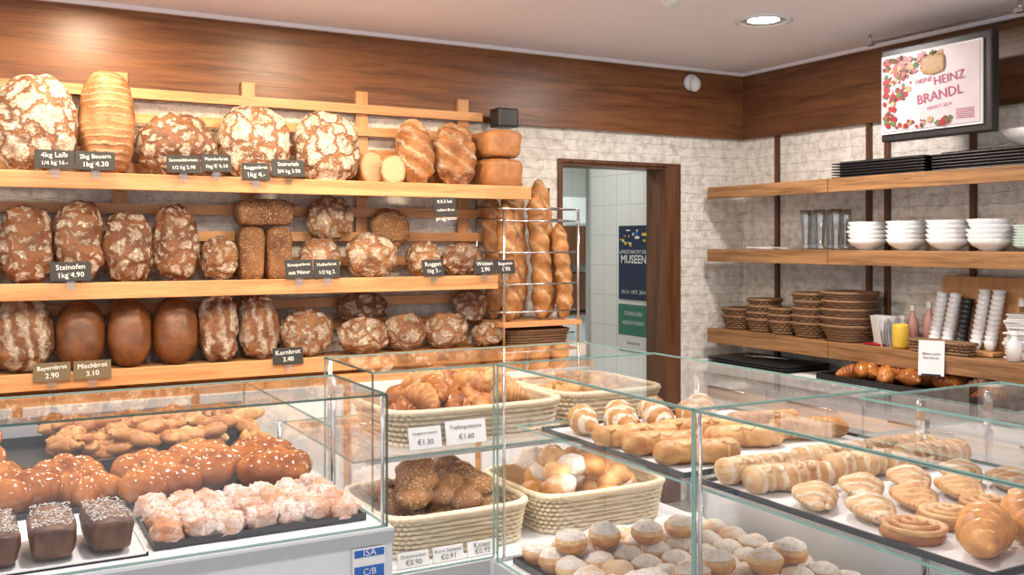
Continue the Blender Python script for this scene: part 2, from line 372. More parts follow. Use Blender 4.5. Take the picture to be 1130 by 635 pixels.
# ------------------------------------------------------------ ceiling lamps
def downlight(x, y, pw, col, size=.2):
    b = B('recessed_downlight', [M_steel, M_lamp, M_white])
    b.lathe([(.135, 0), (.135, -.008), (.112, -.012), (.105, -.004), (.09, .0), (.075, -.002), (0, -.002)], M=I4, mis=[2, 2, 2, 0, 0, 1])
    b.done((x, y, CZ))
    l = bpy.data.lights.new('downlight_lamp', 'AREA'); l.shape = 'DISK'; l.size = size; l.energy = pw; l.color = col
    o = bpy.data.objects.new('downlight_lamp', l); o.location = (x, y, CZ - .03); scene.collection.objects.link(o)
WARM = (1, .77, .52); NEU = (1, .91, .84)
downlight(3.25, 3.42, 20, NEU); downlight(1.40, 3.84, 19, WARM); downlight(.45, 4.10, 15, WARM); downlight(-.6, 4.0, 12, WARM)
downlight(2.0, 2.0, 20, NEU); downlight(.5, 1.9, 20, NEU); downlight(3.25, 1.2, 20, NEU); downlight(-1.2, 1.8, 15, NEU); downlight(.3, .2, 11, NEU)
def spot(x, y, tx, ty, tz, pw, col, ang=75):
    b = B('track_spotlight', [M_white, M_lamp])
    dirv = (Vector((tx, ty, tz)) - Vector((x, y, 2.46))).normalized(); q = dirv.to_track_quat('-Z', 'Y').to_matrix().to_4x4()
    b.cyl((0, 0, .14), (0, 0, 0), .01, seg=8); b.lathe([(0, .05), (.035, .05), (.04, -.06), (.036, -.06), (.034, -.04), (0, -.04)], M=q, mis=[0, 0, 0, 0, 1]); b.done((x, y, 2.46))
    l = bpy.data.lights.new('spotlight_lamp', 'SPOT'); l.energy = pw; l.color = col; l.spot_size = math.radians(ang); l.spot_blend = .8; l.shadow_soft_size = .12
    o = bpy.data.objects.new('spotlight_lamp', l); o.matrix_world = T(Vector((x, y, 2.46)) + dirv * .14) @ q; scene.collection.objects.link(o)
for x in (-.2, .6, 1.4, 2.2): spot(x, 2.75, x + .05, 4.4, 1.3, 42, WARM)
l = bpy.data.lights.new('kitchen_fill', 'AREA'); l.size = .8; l.energy = 26; l.color = (.95, 1, .95)  # unseen area fills added to light the room behind the door
o = bpy.data.objects.new('kitchen_fill', l); o.location = (3.9, 6.4, 2.37); scene.collection.objects.link(o)
l = bpy.data.lights.new('kitchen_fill', 'AREA'); l.size = .3; l.energy = 5
o = bpy.data.objects.new('kitchen_fill', l); o.location = (3.1, 5.2, 2.37); scene.collection.objects.link(o)
# fill strips added under the glass shelves to brighten the lower tiers
def fill_strip(name, x0, x1, y0, y1, z, pw, tilt):
    b = B(name, [M_steel, M_lamp]); b.bb(x0, x1, y0, y1, z, z + .012, 0); b.done(centre=True)
    l = bpy.data.lights.new(name + '_lamp', 'AREA'); l.shape = 'RECTANGLE'; l.size = x1 - x0; l.size_y = y1 - y0; l.energy = pw; l.color = (1, .91, .78)
    o = bpy.data.objects.new(name + '_lamp', l); o.matrix_world = T(((x0 + x1) / 2, (y0 + y1) / 2, z - .003)) @ tilt; scene.collection.objects.link(o)
fill_strip('case_fill_strip', .80, 1.70, 2.66, 2.68, 1.03, 1.8, RX(-35))
fill_strip('case_fill_strip', 1.735, 1.755, .6, 2.04, 1.085, 2.0, RY(35))
fill_strip('case_fill_strip', .80, 1.60, 2.135, 2.145, 1.032, 1.1, RX(10))

# ------------------------------------------------------------ bread rack
S1, S2, S3 = 1.822, 1.377, 1.022
r = B('bread_rack', [M_honey, M_honeyz, M_steel])
for x in (-.56, 0, .56, 1.12, 1.68, 2.24): r.bb(x - .03, x + .03, 4.565, 4.585, .95, 2.30, 1)
for z in (2.21, 2.10, 1.99, 1.88, 1.70, 1.58, 1.46, 1.26, 1.15): r.bb(-1.2, 2.34, 4.54, 4.565, z - .022, z + .022, 0)
for z, x1 in ((S1, 2.46), (S2, 2.27), (S3, 2.80)):
    for y in (4.28, 4.34, 4.40, 4.46, 4.52): r.bb(-1.2, x1, y - .022, y + .022, z - .022, z, 0)
    r.bb(-1.2, x1, 4.235, 4.256, z - .055, z + .012, 0, .003)
    for x in (-.56, 0, .56, 1.12, 1.68, 2.24): r.bb(x - .012, x + .012, 4.26, 4.56, z - .05, z - .022, 0)
r.done()
c = B('rack_base_cabinet', [M_honey, M_white]); c.bb(-1.2, 2.78, 4.15, 4.58, 0, .95, 0)
for i in range(6): c.bb(-1.15 + i * .655, -.53 + i * .655, 4.13, 4.15, .08, .92, 1, .004)
c.done()
k = B('wall_speaker', [M_black]); k.box((0, 0, 0), (.12, .10, .10), 0, bev=.01); k.cyl((0, .05, 0), (0, .13, 0), .02); k.done((2.42, 4.45, 2.20))

def loaf(name, x0, x1, h, z0, mat, th=.085, y=4.41, lean=12, ex=.88, amp=.014, roll=0, ff=.45):
    b = B(name, [mat]); a = (x1 - x0) / 2 * 1.0
    fn = None
    if mat is B_slash:
        def fn(p):
            return Vector((p.x, p.y - .010 * math.sin((p.z + p.x * .6) * 85) * (1 if p.y < 0 else 0), p.z))
    if mat is B_ring:
        def fn(p):
            return Vector((p.x, p.y - .003 * math.sin(p.z * 210) * (1 if p.y < 0 else 0), p.z))
    b.blob(RY(roll), a, th, h / 2, ex=ex, nu=48, nv=52, amp=amp, fr=2.4, flat='y', ff=ff, fn=fn)
    zmin = min((RX(-lean) @ Vector(v)).z for v in b.V)
    return b.done(((x0 + x1) / 2, y, z0 - zmin), RX(-lean))
# top shelf
loaf('floured_farmhouse_loaf', .06, .375, .43, S1, B_crack, th=.10)
loaf('long_ringed_loaf', .38, .60, .47, S1, B_ring, th=.09, amp=.008)
loaf('round_rye_loaf', .607, .94, .29, S1, B_crackd, th=.10)
loaf('floured_farmhouse_loaf', .947, 1.274, .345, S1, B_crack, th=.10)
loaf('floured_farmhouse_loaf', 1.287, 1.61, .345, S1, B_crack, th=.10)
loaf('slashed_white_loaf', 1.80, 1.99, .335, S1, B_slash)
loaf('slashed_white_loaf', 1.995, 2.225, .33, S1, B_slash)
def half_loaf(loc, w, h, rz):
    b = B('cut_half_loaf', [B_slash, B_crumb])
    def fn(p): return Vector((p.x, max(p.y, -.012), p.z))
    b.blob(I4, w / 2, .1, h / 2, 0, ex=.85, nu=36, nv=20, fn=fn)
    b.blob(T((0, -.0125, 0)), w / 2 * .90, .002, h / 2 * .86, 1, ex=.85, nu=30, nv=12)
    b.done((loc[0], loc[1], loc[2] + h / 2 + .004), RZ(rz) @ RX(-6))
half_loaf((1.675, 4.42, S1), .13, .17, 12); half_loaf((1.745, 4.32, S1), .12, .14, -10)
def tin(name, loc, w, d, h, mat, rz=0, rx=0):
    b = B(name, [mat])
    def fn(p):
        k = 1 + .06 * (p.z / (h / 2)); return Vector((p.x * k, p.y * k, p.z + (.012 if p.z > 0 else 0) * (1 - (2 * p.x / w) ** 2)))
    b.blob(I4, w / 2, d / 2, h / 2, 0, ex=.35, nu=40, nv=24, amp=.004, fr=3, fn=fn)
    b.done((loc[0], loc[1], loc[2] + h / 2), RZ(rz) @ RX(rx))
tin('tin_loaf', (2.345, 4.40, S1), .215, .22, .145, B_box, 4); tin('tin_loaf', (2.35, 4.40, S1 + .16), .205, .21, .13, B_box, -3)
# middle shelf
for x0, x1, h, m in ((-.14, .08, .30, B_crackd), (.085, .285, .33, B_crackd), (.285, .476, .345, B_crackd), (.475, .67, .31, B_crackd), (.672, .862, .33, B_crackd)):
    loaf('oval_rye_loaf', x0, x1, h, S2, m, th=.08, ex=.8)
loaf('small_round_loaf', .868, 1.03, .19, S2, B_cracks, th=.07)
tin('seeded_tin_loaf', (1.095, 4.44, S2), .115, .13, .235, B_seed); tin('seeded_tin_loaf', (1.22, 4.44, S2), .115, .13, .235, B_seed)
tin('seeded_tin_loaf', (1.16, 4.44, S2 + .25), .26, .13, .11, B_seed)
loaf('small_round_loaf', 1.315, 1.51, .19, S2, B_cracks, th=.07)
loaf('small_round_loaf', 1.525, 1.775, .215, S2, B_cracks, th=.08, y=4.36)
loaf('small_round_loaf', 1.375, 1.60, .215, S2 + .175, B_cracks, th=.05, y=4.48)
loaf('seeded_round_loaf', 1.69, 1.89, .19, S2 + .14, B_seed, th=.05, y=4.48)
loaf('small_round_loaf', 1.85, 2.03, .175, S2, B_cracks, th=.07)
loaf('small_round_loaf', 2.045, 2.26, .16, S2, B_cracks, th=.07)
# low shelf
loaf('oval_rye_loaf', -.16, .05, .29, S3, B_crackd, ex=.8)
loaf('oval_rye_loaf', .055, .285, .30, S3, B_strip, ex=.8)
for x0, x1 in ((.29, .482), (.487, .666), (.67, .86)): loaf('smooth_brown_loaf', x0, x1, .295, S3, B_smooth, th=.085, ex=.85, amp=.004)
loaf('long_striped_loaf', .865, 1.035, .30, S3, B_strip, th=.07, ex=.8)
loaf('long_striped_loaf', 1.04, 1.215, .29, S3, B_strip, th=.07, ex=.8)
loaf('small_round_loaf', 1.225, 1.475, .22, S3, B_cracks, th=.08)
loaf('small_round_loaf', 1.485, 1.73, .17, S3 , B_cracks, th=.07, y=4.36)
loaf('round_rye_loaf', 1.52, 1.78, .15, S3 + .135, B_crackd, th=.045, y=4.48)
loaf('small_round_loaf', 1.735, 1.945, .18, S3, B_cracks, th=.07)
loaf('small_round_loaf', 1.95, 2.18, .17, S3, B_cracks, th=.07)
loaf('small_round_loaf', 2.145, 2.33, .17, S3 + .12, B_cracks, th=.045, y=4.48)
loaf('small_round_loaf', 2.19, 2.36, .12, S3, B_cracks, th=.07, y=4.36)

def sign(x0, x1, z, lines, mat=None, tilt=14, h=.078, y=4.222, rz=0):
    b = B('chalk_price_sign', [mat or M_slate, M_chalk, M_clear]); w_ = x1 - x0
    b.box((0, 0, h / 2), (w_, .004, h), 0, RX(-tilt), .001)
    for i, t in enumerate(lines):
        fs = min(.029, w_ * 1.75 / max(len(t), 1)); b.text(t, fs, RX(-tilt) @ T((0, -.0035, h * (.72 - .42 * i))) @ RX(90) @ RZ(3), 1)
    b.box((0, .006, .0), (.03, .003, .07), 2); b.box((0, .0, -.012), (.05, .018, .003), 2)
    b.done(((x0 + x1) / 2, y, z), RZ(rz))
sign(.205, .348, S1 + .02, ['4kg Laib', '1/4 kg 16.-']); sign(.352, .50, S1 + .02, ['2kg Bauern', '1kg 4.30'])
sign(.70, .835, S1 + .02, ['Sonnenblumen', '1/2 kg 2.90']); sign(.84, .965, S1 + .03, ['Plunderbrot', '1kg € 4.10'])
sign(1.01, 1.13, S1 + .0, ['Roggenbrot', '1kg 4.-'], rz=-6); sign(1.14, 1.29, S1 + .02, ['Steirerlaib', '3/4 kg 3.90'], rz=5)
sign(1.915, 2.035, S1 - .145, ['8.0.3 bei', 'vollem Brot', 'programm'], h=.10, y=4.215)
sign(.26, .41, S2 + .02, ['Steinofen', '1kg 4.90']); sign(1.20, 1.325, S2 + .015, ['Knusperbrot', 'mit Natur'], h=.085); sign(1.33, 1.45, S2 + .015, ['Hollerbrot', '1/2 kg 2.'], h=.085)
sign(1.86, 1.97, S2 + .015, ['Roggen', '1kg 3.-']); sign(2.135, 2.25, S2 + .02, ['Weizen', '2.90'], h=.07); sign(2.255, 2.36, S2 + .02, ['Baguette', '1.90'], h=.07)
sign(.20, .335, S3 - .02, ['Bayernbrot', '2.90'], M_olive, h=.075); sign(.345, .485, S3 - .02, ['Mischbrot', '3.10'], M_olive, h=.075); sign(1.145, 1.28, S3 - .01, ['Kornbrot', '3.40'], h=.075)

# baguette stand
b = B('baguette_stand', [M_steel, M_honey, M_bask])
b.bb(2.30, 2.76, 4.23, 4.57, 1.125, 1.15, 1, .003)
for x in (2.31, 2.75):
    b.cyl((x, 4.25, 1.03), (x, 4.25, 1.72), .007); b.cyl((x, 4.55, 1.03), (x, 4.55, 1.85), .007)
for z in (1.20, 1.34, 1.50, 1.66, 1.72):
    b.cyl((2.31, 4.25, z), (2.75, 4.25, z), .005)
    for x in (2.31, 2.75): b.cyl((x, 4.25, z), (x, 4.55, z + (.02 if z > 1.6 else 0)), .005)
b.done()
def bag(x, y, L, rr, lx, ly):
    b = B('baguette', [B_bagu]); n = 60; pts = []; rs = []
    for i in range(n):
        t = i / (n - 1); pts.append((lx * t + .012 * math.sin(5 * t), ly * t, L * t))
        e = min(t, 1 - t) * 2; rs.append(rr * min(1, (e * 3.2) ** .5 + .05) * (1 + .09 * math.sin(t * 44)))
    b.tube(pts, rs, seg=18); b.done((x, y, 1.152))
for x, y, L, rr, lx, ly in ((2.37, 4.31, .60, .048, .0, .02), (2.46, 4.41, .80, .058, .02, .05), (2.57, 4.33, .66, .052, .0, .03), (2.66, 4.42, .74, .058, -.01, .05), (2.69, 4.30, .50, .044, .0, .03), (2.36, 4.46, .66, .050, .01, .02)): bag(x, y, L, rr, lx, ly)
# ------------------------------------------------------------ wicker baskets
def wicker(b, M, w_, l_, h, mi=0, taper=.93, e=.35, r_=.0048, step=.0105, N=88, amp=.0035):
    rows = max(3, int(h / step))
    def loop(k, off, ph, amp):
        out = []
        for i in range(N):
            th = 2 * PI * i / N; s1 = taper + (1 - taper) * k
            q = 1 + (off + amp * math.sin(ph + i * PI / 2)) / (min(w_, l_) / 2)
            out.append((w_ / 2 * s1 * q * spw(math.cos(th), e), l_ / 2 * s1 * q * spw(math.sin(th), e), k * h))
        return out
    for j in range(rows): b.tube(loop(j / (rows - 1), 0, PI * (j % 2), amp), r_, mi, 5, closed=True, M=M)
    b.tube(loop(1, .001, 0, .002), r_ * 1.9, mi, 6, closed=True, M=M); b.tube(loop(0, .001, 0, .002), r_ * 1.4, mi, 6, closed=True, M=M)
    A = loop(0, -.004, 0, 0); C = loop(1, -.004, 0, 0)
    n = N; b.add(A + C, [(i, (i + 1) % n, n + (i + 1) % n, n + i) for i in range(n)] + [tuple(range(n))], mi, True, M)
def basket(name, x0, x1, y0, y1, z, h, mat=None, **k):
    b = B(name, [mat or M_wick]); wicker(b, T(((x0 + x1) / 2, (y0 + y1) / 2, z + .007)), x1 - x0, y1 - y0, h, **k); return b.done(centre=True)
basket('crust_collection_basket', 2.36, 2.72, 4.27, 4.52, S3, .07, M_bask, N=120)
b = B('bread_end_pieces', [B_crackd, B_brio])
for i in range(14): b.blob(T((U(2.42, 2.66), U(4.32, 4.47), S3 + .055)) @ RZ(U(0, 180)), U(.03, .05), .028, .022, random.choice([0, 1]), nu=14, nv=8, amp=.004)
b.done(centre=True)

def inside_heap(b, n, x0, x1, y0, y1, z0, z1, fn):
    for i in range(n):
        t = i / max(1, n - 1); k = t * .35
        x = U(x0 + (x1 - x0) * k / 2, x1 - (x1 - x0) * k / 2); y = U(y0 + (y1 - y0) * k / 2, y1 - (y1 - y0) * k / 2)
        fn(b, T((x, y, z0 + (z1 - z0) * t)))
def croissant(b, M, L=.12, r0=.024, mi=0, bend=1.6, flat=1.0):
    n = 44; pts = []; rs = []
    Rr = L / (2 * math.sin(bend / 2))
    for i in range(n):
        s = -1 + 2 * i / (n - 1); a = s * bend / 2
        pts.append((Rr * math.sin(a), Rr * (math.cos(a) - 1), r0 * .9 * (1 - abs(s) * .35)))
        seg = (abs(s) * 4.2) % 1.0
        rs.append(r0 * (max(0.02, 1 - abs(s) ** 1.9) * .85 + .15) * (1.14 - .27 * seg))
    b.tube(pts, rs, mi, 14, M=M, flat=flat)
def roll_(b, M, r0=.042, mi=0, long=1.0, slit=True, mi2=None):
    def fn(p):
        if slit and p.z > 0: p = Vector((p.x, p.y, p.z - .010 * math.exp(-(p.y / .008) ** 2)))
        return p
    b.blob(M, r0 * long, r0 * .9, r0 * .8, mi, nu=18, nv=12, amp=.004, flat='z', ff=.75, fn=fn)
def rr(k=25): return RZ(U(0, 360)) @ RX(U(-k, k)) @ RY(U(-k, k))

# ------------------------------------------------------------ display cases
def pane(b, a, c, ax, pos, e=.0026, g=0, ed=1):
    u0, v0 = a; u1, v1 = c
    def P(u, v): return {'x': (pos, u, v), 'y': (u, pos, v), 'z': (u, v, pos)}[ax]
    b.quad(P(u0, v0), P(u1, v0), P(u1, v1), P(u0, v1), g)
    for s0, s1 in (((u0, v0), (u1, v0)), ((u1, v0), (u1, v1)), ((u1, v1), (u0, v1)), ((u0, v1), (u0, v0))):
        p0 = Vector(P(*s0)); p1 = Vector(P(*s1)); b.box((p0 + p1) / 2, [max(abs(q), e * 1.5) for q in (p1 - p0)], ed)
ZT = 1.25
# left
c = B('pastry_display_case', [M_glass, M_edge, M_white, M_grey, M_steel, M_blue, M_chalk, M_tray])
c.bb(-1.4, .72, 1.785, 2.98, 0, .985, 2); c.bb(-1.4, .722, 1.779, 1.785, .962, .985, 3); c.bb(-1.4, .722, 1.781, 2.98, .985, .99, 2)
c.bb(-1.4, .722, 1.770, 1.785, 0, .10, 3)
pane(c, (-1.4, .992), (.711, ZT), 'y', 1.792); pane(c, (-1.4, 1.792), (.711, 2.11), 'z', ZT); pane(c, (1.792, .992), (2.11, ZT), 'x', .711)
pane(c, (2.11, .992), (2.95, 1.13), 'x', .711)
c.cyl((.705, 1.80, .99), (.705, 1.80, ZT), .004, mi=4, seg=8); c.cyl((.705, 2.10, .99), (.705, 2.10, ZT), .005, mi=4, seg=8)
c.bb(-1.4, .70, 2.50, 2.515, .99, 1.03, 7); c.bb(-1.4, .71, 2.965, 2.98, .99, 1.07, 3)
c.box((.668, 1.777, .928), (.066, .004, .062), 6, bev=.001); c.box((.668, 1.774, .950), (.06, .002, .014), 5); c.box((.668, 1.774, .913), (.06, .002, .024), 5)
c.text('ISA', .02, T((.668, 1.772, .951)) @ RX(90), 6); c.text('C/B', .018, T((.668, 1.772, .914)) @ RX(90), 6)
c.done()
# middle
c = B('bread_roll_display_case', [M_glass, M_edge, M_white, M_grey, M_steel])
c.bb(.74, 1.79, 2.10, 2.80, 0, .775, 2); c.bb(.735, 1.10, 2.095, 2.1, .74, .775, 3)
pane(c, (.80, .778), (1.115, ZT), 'y', 2.104); pane(c, (.80, 2.10), (1.60, 2.45), 'z', ZT); pane(c, (.76, 2.12), (1.78, 2.70), 'z', 1.045); pane(c, (2.104, .778), (2.45, ZT), 'x', .80)
for x, y, z in ((.81, 2.44, ZT), (.75, 2.70, 1.05), (1.77, 2.70, 1.05)): c.cyl((x, y, .775), (x, y, z), .006, mi=4, seg=8)
c.done()
# right
c = B('filled_pastry_display_case', [M_glass, M_edge, M_white, M_grey, M_steel])
c.bb(1.12, 1.79, -1.2, 2.095, 0, .765, 2); c.bb(1.115, 1.12, -1.2, 2.1, .73, .765, 3)
c.bb(1.77, 1.79, -1.2, 2.095, .765, 1.10, 2)
for y0, y1 in ((-1.2, 0.0), (.004, 1.352), (1.358, 2.098)):
    pane(c, (y0, .77), (y1, ZT), 'x', 1.122); pane(c, (1.122, y0), (1.60, y1), 'z', ZT + .002)
pane(c, (1.15, -1.2), (1.76, 1.40), 'z', 1.105); pane(c, (1.15, 1.41), (1.76, 2.05), 'z', 1.105)
pane(c, (1.32, -.3), (1.70, 1.16), 'z', 1.285)
for y in (-.2, 1.1): c.cyl((1.40, y, ZT), (1.40, y, 1.285), .008, mi=4); c.cyl((1.58, y, ZT), (1.58, y, 1.285), .008, mi=4)
for y in (1.355, 2.09, .0): c.cyl((1.74, y, .765), (1.74, y, 1.18), .008, mi=4, seg=8); c.cyl((1.136, y, .77), (1.136, y, ZT), .004, mi=4, seg=8)
c.done()

def tray(name, x0, x1, y0, y1, z, mat, lip=.014, inner=None):
    b = B(name, [mat, inner or mat]); b.bb(x0, x1, y0, y1, z, z + .003)
    if inner: b.bb(x0 + .006, x1 - .006, y0 + .006, y1 - .006, z + .003, z + .004, 1)
    b.bb(x0, x0 + .004, y0, y1, z, z + lip); b.bb(x1 - .004, x1, y0, y1, z, z + lip); b.bb(x0, x1, y0, y0 + .004, z, z + lip); b.bb(x0, x1, y1 - .004, y1, z, z + lip)
    return b.done(centre=True)
# left case contents
Z0 = .991
tray('baking_tray', .285, .69, 1.85, 2.49, Z0, M_tray); tray('cake_board', -.36, .272, 1.83, 2.16, Z0, M_card, .006); tray('baking_tray', -.36, .272, 2.175, 2.49, Z0, M_tray)
tray('baking_tray', -.36, .69, 2.53, 2.95, Z0, M_tray, .03)
for i in range(6):
    b = B('glazed_loaf_cake', [B_choc, B_icing])
    def fn(p): return Vector((p.x * (1 + .12 * p.z / .035), p.y * (1 + .05 * p.z / .035), p.z + (.008 * (1 - (p.x / .04) ** 2) if p.z > 0 else 0)))
    b.blob(I4, .037, .085, .028, 0, ex=.4, nu=32, nv=18, amp=.004, fn=fn, mifn=lambda t: 0)
    for j in range(380):
        x = U(-.034, .034); b.blob(T((x, U(-.080, .080), .0335 + .003 * (1 - (x / .034) ** 2))), U(.0008, .0028), U(.0008, .0028), .001, 1, nu=6, nv=4)
    b.done((.212 - i * .091, 1.935 + U(-.01, .01), Z0 + .004 + .031), RZ(U(-3, 3)))
b = B('sugared_pastry_buns', [B_sugar])
for iy in range(4):
    for ix in range(7):
        x = .315 + ix * .056; y = 1.885 + iy * .062
        b.blob(T((x + U(-.004, .004), y + U(-.004, .004), Z0 + .016 + U(0, .005))) @ RZ(U(-15, 15)) @ RX(U(-8, 8)), .031, .034, .028, 0, ex=.8, nu=20, nv=14, amp=.010, fr=2.8, flat='z', ff=.55)
b.done(centre=True)
def brioche(x, y, sc=1, rz=0, z=Z0):
    b = B('glazed_brioche', [B_brio]); k = sc
    for i in range(3):
        t = (i - 1)
        for sgn in (-1, 1):
            b.blob(T((t * .034 * k, sgn * .020 * k, .032 * k)) @ RZ(sgn * 40), .046 * k, .032 * k, .039 * k * (1.1 - .2 * abs(t)), nu=22, nv=14, amp=.003)
    b.blob(T((0, 0, .018 * k)), .066 * k, .048 * k, .022 * k, nu=20, nv=10)
    b.done((x, y, z + .004), RZ(rz))
for x, y, sc, rz in ((.345, 2.20, 1.08, 20), (.345, 2.35, 1.05, -10), (.475, 2.28, 1.12, 50), (.60, 2.21, 1.12, -25), (.61, 2.38, 1.06, 15), (.475, 2.42, 1.05, 0),
                     (.08, 2.26, 1.1, 30), (-.06, 2.28, 1.05, -20), (.205, 2.25, .95, -60), (.18, 2.40, 1.0, 10), (.03, 2.41, 1.0, 80)): brioche(x, y, sc, rz)
b = B('small_bread_rolls', [B_goldl, B_gold])
for i in range(150):
    t = i / 150; x = U(.18, .66); y = U(2.57, 2.91); z = Z0 + .03 + .06 * t * (1 - abs((y - 2.75) / .3) * .3)
    roll_(b, T((x, y, z)) @ rr(18), U(.026, .031), random.choice([0, 1, 1]), long=random.choice([1.1, 1.3, 1.7]))
b.done(centre=True)
b = B('soft_pretzels', [B_brio, B_gold])
for i in range(12):
    Mx = T((U(-.3, .10), 2.62 + .024 * i, Z0 + .035 + .003 * i)) @ RZ(U(-30, 30)) @ RX(U(15, 35))
    pts = []; rs = []
    for j in range(60):
        t = -1 + 2 * j / 59
        a = t * PI * 1.08; k = max(0, (abs(t) - .62) / .38)
        x = math.sin(a) * .058 * (1 - k) + (-math.copysign(1, t)) * .022 * k * 1.0; y = (-math.cos(a)) * .048 * (1 - k) - .030 * k
        pts.append((x, y, .012 + .012 * math.sin(min(1, k * 1.4) * PI) * (1 if t > 0 else .4))); rs.append(.013 - .006 * abs(t) ** 2)
    b.tube(pts, rs, random.choice([0, 1]), 10, M=Mx)
b.done(centre=True)

# middle case baskets
basket('wicker_basket', .88, 1.37, 2.17, 2.50, 1.047, .08, N=140); basket('wicker_basket', 1.40, 1.74, 2.22, 2.60, 1.047, .08, N=120)
basket('wicker_basket', .87, 1.27, 2.17, 2.55, .776, .095, N=140); basket('wicker_basket', 1.30, 1.72, 2.17, 2.55, .776, .095, N=140)
b = B('croissant_heap', [B_crois, B_brio, B_goldl])
inside_heap(b, 60, .95, 1.31, 2.23, 2.45, 1.08, 1.16, lambda b, M: croissant(b, M @ rr(18), U(.11, .13), .031, random.choice([0, 0, 1, 2])))
b.done(centre=True)
b = B('bread_roll_heap', [B_gold, B_goldl]); inside_heap(b, 34, 1.46, 1.69, 2.28, 2.54, 1.08, 1.14, lambda b, M: roll_(b, M @ rr(15), .038, random.choice([0, 1]))); b.done(centre=True)
b = B('seeded_roll_heap', [B_seed]); inside_heap(b, 54, .93, 1.21, 2.22, 2.48, .82, .94, lambda b, M: roll_(b, M @ rr(12), .046, 0, slit=False)); b.done(centre=True)
b = B('bread_roll_heap', [B_gold, B_goldl, B_powder]); inside_heap(b, 54, 1.36, 1.66, 2.22, 2.48, .82, .93, lambda b, M: roll_(b, M @ rr(12), .046, random.choice([0, 0, 0, 1, 2]), slit=False)); b.done(centre=True)
def pricecard(loc, rz, w_, lines, h=.038, tilt=12):
    b = B('price_card', [M_card, M_ink, M_clear]); b.box((0, 0, h / 2), (w_, .0015, h), 0, RX(-tilt)); b.box((0, .003, h / 2), (w_ + .006, .001, h + .006), 2, RX(-tilt))
    for i, t in enumerate(lines): b.text(t, min(.018, w_ * 1.8 / len(t)), RX(-tilt) @ T((0, -.002, h * (.72 - .42 * i))) @ RX(90), 1)
    b.done(loc, RZ(rz))
pricecard((.952, 2.145, 1.053), 0, .085, ['Laugencroissant', '€1.30'], .052); pricecard((1.062, 2.145, 1.055), 0, .11, ['Topfengolatsche', '€1.60'], .057)
for i, t in enumerate(['Dinkelweckerl', 'Korn Semmel', 'Kaiser']): pricecard((.915 + i * .092, 2.132, .777), 0, .08, [t, '€0.9' + str(i)], .036)

# doughnuts etc
tray('baking_tray', 1.15, 1.73, 1.46, 2.07, .767, M_tray)
b = B('sugared_doughnuts', [B_crois, B_pale, B_powder])
for ix in range(7):
    for iy in range(8):
        b.blob(T((1.195 + ix * .08 + U(-.004, .004), 1.50 + iy * .075 + U(-.004, .004), .772 + .028)) @ RX(U(-6, 6)), .038, .038, .030, 0, ex=.9, nu=20, nv=16, amp=.004, mifn=lambda t: 0 if t < .45 else (1 if t < .60 else 2))
for k in range(9):
    b.blob(T((1.22 + (k % 5) * .1, 1.56 + (k // 5) * .3 + U(0, .08), .85)) @ RX(U(-6, 6)), .038, .038, .028, 0, ex=.9, nu=20, nv=16, amp=.004, mifn=lambda t: 0 if t < .45 else (1 if t < .60 else 2))
b.done(centre=True)
tray('baking_tray', 1.15, 1.73, .8, 1.42, .767, M_tray)
b = B('powdered_strudel_slices', [B_sugar, B_powder])
for ix in range(4):
    for iy in range(7): b.blob(T((1.22 + ix * .14, .85 + iy * .085, .80)), .06, .034, .026, 0, ex=.6, nu=20, nv=12, amp=.004, mifn=lambda t: 0 if t < .6 else 1)
b.done(centre=True)

# upper shelf pastries, right case
ZS = 1.109
tray('pastry_tray', 1.16, 1.74, 1.43, 1.95, ZS, M_tray, .010, M_card); tray('pastry_tray', 1.16, 1.74, .80, 1.38, ZS, M_tray, .010, M_card); tray('pastry_tray', 1.16, 1.74, .1, .78, ZS, M_tray, .010, M_card)
def one(name, mats, x, y, rz, f, z=ZS + .004):
    b = B(name, mats); f(b); zm = min(v[2] for v in b.V); b.done((x, y, z - zm), RZ(rz))
for x, y, rz in ((1.215, 1.86, 70), (1.275, 1.80, 75), (1.325, 1.87, 78), (1.37, 1.78, 70), (1.43, 1.88, 70), (1.48, 1.80, 70), (1.56, 1.86, 65)):
    one('iced_croissant', [B_glaze], x, y, rz, lambda b: croissant(b, I4, .145, .031, 0, 1.0))
def stick(b, L=.20, rad=.024, mi=0):
    n = 48; tw = U(0, 6)
    b.tube([(-L / 2 + L * i / (n - 1), .005 * math.sin(i * .3 + tw), rad * .8) for i in range(n)], [rad * (min(1, (min(i, n - 1 - i) / 5.0) ** .5 + .2)) * (1 + .06 * math.sin(i * .75 + tw)) for i in range(n)], mi, 14, flat=.8)
    for sg in (0, 1): b.tube([(-L / 2 * .85 + L * .85 * i / (n - 1), rad * .55 * math.sin(i * .32 + sg * PI), rad * 1.42 + .08 * rad * math.cos(i * .64)) for i in range(n)], [rad * .22 * (min(1, (min(i, n - 1 - i) / 5.0) ** .5 + .1)) for i in range(n)], mi, 8, flat=.7)
for x, y, rz in ((1.245, 1.60, -18), (1.25, 1.50, -20), (1.41, 1.68, -15), (1.44, 1.57, -18), (1.60, 1.68, -16), (1.62, 1.57, -16), (1.24, 1.69, -15)):
    one('cheese_stick', [B_goldl], x, y, rz, lambda b: stick(b, .18, .029))
for x, y, rz in ((1.26, 1.335, -8), (1.26, 1.26, -10), (1.45, 1.34, -8), (1.46, 1.265, -10), (1.63, 1.33, -8), (1.64, 1.26, -10)):
    one('puff_pastry_roll', [B_roll], x, y, rz, lambda b: stick(b, .175, .029))
def turnover(b):
    for i in range(5): croissant(b, T((0, i * .006, .003 * i)) @ RZ(0), .13 - i * .008, .027 - i * .003, 0, .5, .7)
    croissant(b, T((0, -.012, .004)), .11, .021, 0, .7, .7)
